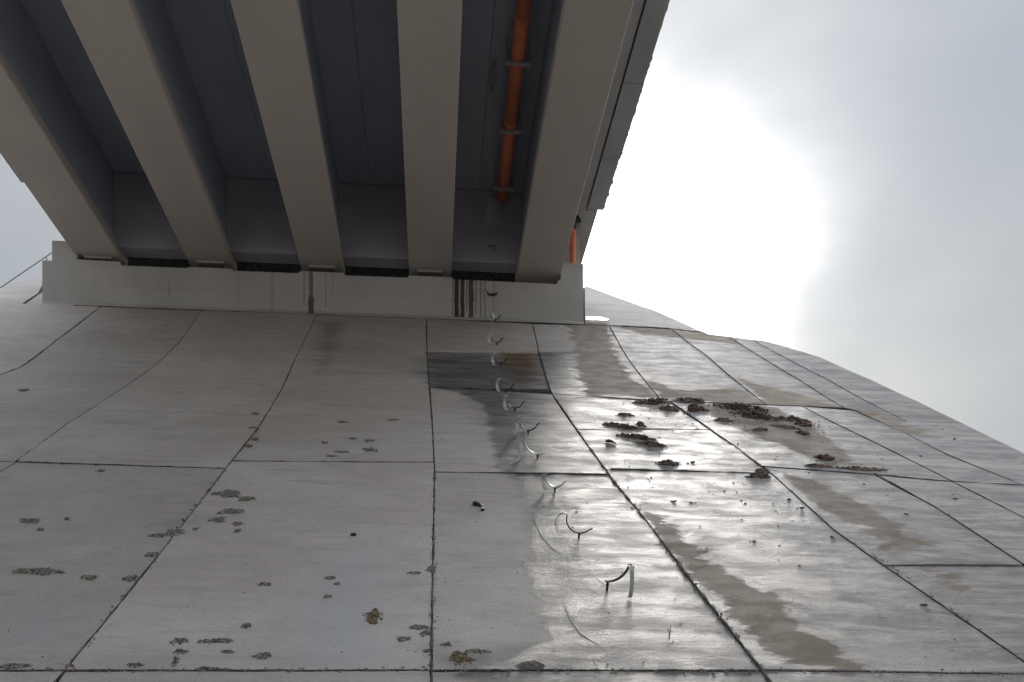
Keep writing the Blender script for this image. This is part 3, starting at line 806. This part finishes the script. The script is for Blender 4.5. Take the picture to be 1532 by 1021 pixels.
# rubber scraps
def scrap(pts, label, wd=.03, hgt=.02):
    P = [at(*p) for p in pts]; c = P[0].copy(); up, nr = slope_frame(c[1]); mb = MB()
    V = []
    for i, p in enumerate(P):
        z = Vector(p - c); h = hgt * (1 + .6 * math.sin(i * 1.4))
        for a, b in ((-.5, 0), (.5, 0), (.5, 1), (-.5, 1)): V.append(z + up * a * wd + nr * (b * h + .004))
    Fq = []
    for i in range(len(P) - 1):
        for k in range(4): Fq.append((i * 4 + k, i * 4 + (k + 1) % 4, i * 4 + 4 + (k + 1) % 4, i * 4 + 4 + k))
    Fq += [(3, 2, 1, 0), tuple((len(P) - 1) * 4 + k for k in range(4))]
    mb.add(V, Fq)
    tag(mb.build('rubber_strip', M['rubber'], loc=tuple(c)), label, 'rubber strip')
scrap([(707, 756), (713, 757), (719, 758), (724, 760), (725, 763), (720, 765)], 'short curled black rubber strip on the dry slab below the black joint', .05, .022)
scrap([(906, 662), (911, 662), (916, 663), (921, 665), (922, 668)], 'curved black strap piece lying left of the mossy mud strip', .03, .022)
c = at(530, 802); mb = MB()
for _ in range(3): clod(mb, Vector((random.gauss(0, .01), 0, .01)), .018, .9, *slope_frame(c[1]))
tag(mb.build('rubber_lump', M['rubber'], loc=tuple(c)), 'tiny black rubber lump at the tip of the bluish patch', 'rubber lump')
for pts, lb in (([(999, 942), (1000, 950), (1001, 958), (1003, 942)], 'thin bent twig standing up on the bright wet slab'), ([(968, 716), (970, 722), (972, 724)], 'short dark twig on the slab below the middle joint')):
    P = [at(*p) for p in pts]; c = P[0].copy(); up, nr = slope_frame(c[1]); mb = MB()
    mb.tube([Vector(p - c) + nr * (.004 + .03 * (i % 2)) for i, p in enumerate(P)], .003, 5)
    tag(mb.build('twig', M['mud'], loc=tuple(c)), lb, 'twig')

# ------------------------------------------------------------------ abutment
ab = empty('abutment', (-2.3, D, 10.7), 'grey concrete bridge abutment wall with rust and black drip stains', 'abutment')
def part(mb, name, mat, parent, smooth=False):
    o = mb.build(name, mat, parent, smooth)
    p = Vector(parent.location) if parent.parent is None else Vector(parent.parent.location)
    return o
def wpart(mb, name, mat, parent, origin):
    """part whose verts are given in world space; the material's object space stays world"""
    o = mb.build(name, mat, parent)
    o.matrix_parent_inverse = Matrix.Translation(-Vector(origin))
    return o
O_AB = ab.location.copy()
E = EYE
prof = [(-7.79, 7.5), (-7.79, 10.01 + E), (-7.60, 10.015 + E), (-7.60, 10.42 + E), (-7.27, 10.42 + E), (-7.20, 10.24 + E), (-7.12, 10.20 + E), (-7.12, 10.06 + E),
        (-6.27, 10.05 + E), (-6.25, 9.975 + E), (-4.95, 9.975 + E), (-4.92, 10.0 + E), (-4.06, 10.0 + E), (-4.03, 9.96 + E), (-2.72, 9.965 + E), (-2.68, 10.01 + E), (-1.80, 10.01 + E),
        (-1.77, 9.96 + E), (-.49, 9.965 + E), (-.46, 10.01 + E), (.43, 10.01 + E), (.47, 9.97 + E), (2.64, 9.96 + E), (2.65, 10.03 + E), (2.71, 10.06 + E), (2.73, 10.41 + E), (3.19, 10.41 + E), (3.19, 7.5)]
mb = MB(); mb.prism_y([(x, z) for x, z in prof], D, D + 1.0)
wpart(mb, 'front_wall', M['wall'], ab, O_AB)
mb = MB(); mb.box(-7.6, 3.1, D + 1.003, D + 1.4, 7.5, 12.1 + E); wpart(mb, 'back_wall', M['seal'], ab, O_AB)  # near-black colour paints in the shade of the gap behind the girder ends
mb = MB(); mb.box(2.98, 3.186, D + 1.403, 25.5, 7.5, 12.0 + E); wpart(mb, 'wing_wall', M['wall'], ab, O_AB)
mb = MB(); mb.box(-7.786, -7.5, D + 1.403, 25.5, 7.5, 11.4 + E); wpart(mb, 'wing_wall', M['wall'], ab, O_AB)
mb = MB(); mb.prism_y([(2.80, 11.42 + E), (3.46, 11.42 + E), (3.46, 12.2 + E), (2.8, 12.2 + E)], 20.0, 22.3); wpart(mb, 'wing_kerb', M['kerb'], ab, O_AB)
mb = MB(); mb.box(2.735, 3.17, 20.55, 21.19, 10.415 + E, 11.41 + E); wpart(mb, 'cheek_wall', M['girder'], ab, O_AB)
# horizontal step where the wall foot meets the paving (mortar fillet)
mb = MB()
segs = 60
V = []
for i in range(segs + 1):
    x = -7.79 + (3.2 + 7.79) * i / segs; z = float(zplane(D)); wv = .02 * random.random()
    V += [(x, D - .06 - wv, float(zplane(D - .06)) - .01), (x, D - .05, z - .028 + .008 * random.random()), (x, D - .001, z + .035 + wv), (x, D - .001, z - .1)]
Fq = [(i * 4 + k, i * 4 + k + 1, i * 4 + 5 + k, i * 4 + 4 + k) for i in range(segs) for k in range(3)]
mb.add(V, Fq); wpart(mb, 'foot_fillet', M['wall'], ab, O_AB)
# wet slope strip beside the wall, its sky reflection painted in white
P = [at(876, 484), at(908, 485), at(912, 483), at(898, 479), at(876, 479)]
c0 = P[0].copy(); V = [tuple(p - c0 + np.array([0, 0, .012])) for p in P] + [tuple(p - c0 + np.array([0, 0, .075])) for p in P]
mb = MB(); mb.add(V, [(5, 6, 7, 8, 9), (0, 4, 3, 2, 1)] + [(i, (i + 1) % 5, 5 + (i + 1) % 5, 5 + i) for i in range(5)])
tag(mb.build('wet_glare_strip', M['mortar'], loc=tuple(c0)), 'wet strip with painted white sky reflection at the right foot of the abutment wall', 'mortar')

# ------------------------------------------------------------------ bridge deck
br = empty('bridge_deck', (-2.24, 20, 11.7), 'concrete bridge superstructure seen from below with five wide girders', 'bridge')
O_BR = br.location.copy()
H = 10.18 + E; TOP = 11.8 + E
GX = [(-7.18, -6.28), (-4.96, -4.06), (-2.69, -1.81), (-.46, .42), (1.80, 2.72)]
for x0, x1 in GX:
    Pn = [(x0 + .015, H), (x1 - .015, H), (x1, H + .015), (x1, H + .19), (x1 - .05, H + .25), (x0 + .05, H + .25), (x0, H + .19), (x0, H + .015)]
    mb = MB(); mb.prism_y(Pn, 20.75, -14, 30); gd = wpart(mb, 'girder', M['girder'], br, O_BR)
    mb = MB(); mb.prism_y([(x0 + .08, H + .2), (x1 - .08, H + .2), (x1 - .08, TOP + .003), (x0 + .08, TOP + .003)], 20.74, -13.9, 8); mb.build('web', M['deck'], gd)  # bluish deck colour stands in for shade on the recessed web
Yb = -14
# deck slab: planks between the girders, overhang each side
bays = [(GX[i][1] - .08, GX[i + 1][0] + .08) for i in range(4)]
mb = MB(); mb.box(-8.05, 3.57, Yb, 20.9, TOP + .103, TOP + .35); wpart(mb, 'deck_slab', M['deck'], br, O_BR)
for bi, (x0, x1) in enumerate(bays):
    xm = (x0 + x1) / 2 + [.1, .15, -.1, -.12][bi]
    for a, b_ in ((x0 + .002, xm - .004), (xm + .004, x1 - .002)):
        y = 20.09; first = True
        while y > Yb:
            L = 3.2 if not first else 2.6 + .5 * random.random(); first = False
            mb = MB(); mb.box(a, b_, max(Yb, y - L + .006), y, TOP + random.uniform(-.003, .003), TOP + .1); wpart(mb, 'deck_plank', M['deck'], br, O_BR)
            y -= L
for a, b_ in ((2.725, 3.205), (-7.745, -7.185)):
    mb = MB(); mb.box(a, b_, Yb, 20.0, 11.425 + E, TOP + .1); wpart(mb, 'overhang', M['kerb'], br, O_BR)
# kerb units, each ragged at its lower outer edge
def kerb_unit(x0, x1, y0, y1, z0, z1, outer):
    n = 34; V = []
    for i in range(n + 1):
        y = y0 + (y1 - y0) * i / n
        rg = .016 * max(0, mnoise.fractal(Vector((y * 9.0, x0, 3)), .8, 2.0, 5)) * (2.2 if outer > 0 else .6)
        a, b = (x0, x1 + rg) if outer > 0 else (x0 - rg, x1)
        V += [(a, y, z0 - rg * .5), (b, y, z0 - rg * .3), (x1 if outer > 0 else b, y, z0 + .09), (x1, y, z1), (x0, y, z1), (x0 if outer > 0 else x0, y, z0 + .09)]
    Fq = [(i * 6 + k, i * 6 + 6 + k, i * 6 + 6 + (k + 1) % 6, i * 6 + (k + 1) % 6) for i in range(n) for k in range(6)]
    Fq += [tuple(range(6)), tuple(n * 6 + k for k in reversed(range(6)))]
    mb = MB(); mb.add(V, Fq); wpart(mb, 'kerb_unit', M['kerb'], br, O_BR)
ye = 19.93
for L in [1.72, 2.07] + [2.05] * 14:
    if ye < Yb: break
    dzr = random.uniform(-.008, .008); dx = random.uniform(-.012, .012)
    kerb_unit(3.235, 3.575 + dx, ye - L + .014, ye, 11.4 + E + dzr, 12.25 + E, 1)
    kerb_unit(-8.085 + dx, -7.775, ye - L + .014, ye, 11.4 + E + dzr, 12.25 + E, -1)
    ye -= L
# end diaphragms between the girders
for bi, (x0, x1) in enumerate(bays):
    mb = MB(); mb.prism_y([(x0 + .003, 10.30 + E), (x1 - .003, 10.30 + E), (x1 - .003, TOP - .006), (x0 + .003, TOP - .006)], 20.1, 20.5)
    wpart(mb, 'diaphragm', M['diaph'], br, O_BR)
# patched opening on the right-hand diaphragm, and bits on it
mb = MB()
for a in ((1.12, 1.15, 11.1, 11.62), (1.42, 1.45, 11.1, 11.62), (1.15, 1.42, 11.1, 11.13), (1.15, 1.42, 11.59, 11.62)):
    mb.box(a[0], a[1], 20.075, 20.099, a[2] + E, a[3] + E)
wpart(mb, 'opening_frame', M['plate'], br, O_BR)
mb = MB(); mb.box(1.155, 1.415, 20.085, 20.099, 11.135 + E, 11.585 + E); wpart(mb, 'opening_infill', M['deck'], br, O_BR)
mb = MB(); mb.tube([(1.36, 20.06, 11.2 + E), (1.39, 20.05, 11.24 + E), (1.37, 20.05, 11.17 + E)], .012, 6); wpart(mb, 'wire_end', M['steel'], br, O_BR)
mb = MB(); mb.tube([(1.17, 20.09, 10.6 + E), (1.22, 20.07, 10.64 + E), (1.3, 20.07, 10.63 + E), (1.31, 20.08, 10.5 + E)], .008, 5); wpart(mb, 'wire_end', M['darkvoid'], br, O_BR)
# oval blockout in the deck above the pipe
mb = MB(); V = []
for i in range(24):
    q = 2 * math.pi * i / 24; V.append((1.07 + .065 * math.cos(q), 16.7 + .42 * math.sin(q), TOP - .012)); 
V2 = [(v[0], v[1], TOP + .05) for v in V]
mb.add(V + V2, [tuple(range(24))] + [(i, (i + 1) % 24, 24 + (i + 1) % 24, 24 + i) for i in range(24)]); wpart(mb, 'oval_plug', M['damp'], br, O_BR)
# bearings
for i, (x0, x1) in enumerate(GX[:4]):
    ped = [10.055, 10.0, 10.01, 10.01, 9.965][i] + E
    bx0, bx1 = x0 + .18, x1 - .18
    bo = empty('bearing', ((x0 + x1) / 2, 20.5, ped)); bo.parent = ab; bo.matrix_parent_inverse = Matrix.Translation(-O_AB)
    mb = MB(); mb.box(bx0 - bo.location.x, bx1 - bo.location.x, -.24, .18, H - ped - .045, H - ped - .003); mb.build('top_plate', M['plate'], bo)
    mb = MB(); mb.box(bx0 + .02 - bo.location.x, bx1 - .02 - bo.location.x, -.2, .16, .003, H - ped - .048); mb.build('rubber_pad', M['pad'], bo)

# ------------------------------------------------------------------ drain pipe under the deck
ZP = 11.5 + E
dp = empty('drain_pipe', (1.45, 20.1, ZP), 'long orange drain pipe hung under the deck beside the right girder', 'pipe')
O = dp.location.copy()
def px_pipe(y): return 1.455 + (20 - y) * -.009
segs_ = [(19.78, 17.35), (17.35, 14.9 + .0), (14.9, 11.9), (11.9, 5.9), (5.9, -.1), (-.1, -13)]
for (a, b_) in segs_:
    mb = MB(); mb.tube([(px_pipe(a), a, ZP), (px_pipe(b_), b_, ZP)], .118, 24); wp = wpart(mb, 'pipe_length', M['pipe'], dp, O)
    wp.data.polygons.foreach_set('use_smooth', [len(p.vertices) == 4 for p in wp.data.polygons])
    mb = MB(); mb.tube([(px_pipe(b_), b_ + .12, ZP), (px_pipe(b_), b_ + .01, ZP)], .122, 24); wpart(mb, 'socket', M['pipe'], dp, O)
mb = MB(); mb.tube([(1.457, 19.78, ZP), (1.457, 19.86, ZP)], [.112, .095], 20); wpart(mb, 'pipe_end', M['pipe'], dp, O)
for y in (19.28, 17.5, 15.78, 14.1, 12.4, 10.7, 9.0):
    hg = empty('hanger', (px_pipe(y), y, ZP)); hg.parent = dp; hg.matrix_parent_inverse = Matrix.Translation(-O)
    mb = MB(); mb.box(-.2, .2, -.025, .025, -.17, -.125); mb.build('crossbar', M['plate'], hg)
    for sx in (-.175, .175):
        mb = MB(); mb.tube([(sx, 0, -.17), (sx, 0, TOP - ZP)], .007, 6); mb.build('hanger_rod', M['steel'], hg)
    mb = MB(); ring = [(.128 * math.cos(R(a)), 0, .128 * math.sin(R(a))) for a in range(0, 361, 20)]
    mb.tube(ring, .009, 6, flat=2.2); mb.build('pipe_ring', M['steel'], hg)

# down pipe beside the right girder
dn = empty('down_pipe', (2.98, 20.35, 11.95), 'short orange downpipe with dark elbow beside the outer right girder', 'pipe')
O = dn.location.copy()
mb = MB(); mb.tube([(2.99, 20.33, 10.43 + E), (2.985, 20.33, 11.22 + E)], .062, 18); wpart(mb, 'pipe_length', M['pipe'], dn, O, )
mb = MB(); mb.tube([(2.99, 20.33, 10.95 + E), (2.99, 20.33, 11.03 + E)], .069, 18); wpart(mb, 'socket', M['pipe'], dn, O)
mb = MB(); mb.tube([(2.98, 20.33, 11.19 + E), (2.985, 20.32, 11.29 + E), (3.03, 20.3, 11.37 + E), (3.12, 20.25, 11.40 + E)], [.075, .082, .09, .095], 14); wpart(mb, 'elbow', M['rubber'], dn, O)

# ------------------------------------------------------------------ handrail on the left crest
a = on_y(-150, 523, 25.2); b_ = on_y(0, 431, 25.2); c_ = on_y(78, 378, 25.2)
hr = empty('handrail', tuple(b_ - np.array([0, 0, .9])), 'thin steel handrail rising to the left end of the abutment', 'handrail')
O = hr.location.copy()
mb = MB(); mb.tube([a, b_, c_ + (c_ - b_) * .4], .014, 8); wpart(mb, 'rail', M['steel'], hr, O)
for p in (on_y(-110, 500, 25.2), on_y(4, 429, 25.2), on_y(69.5, 384, 25.2)):
    mb = MB(); mb.tube([p, p - np.array([0, 0, 1.0])], .02, 8); wpart(mb, 'post', M['steel'], hr, O)
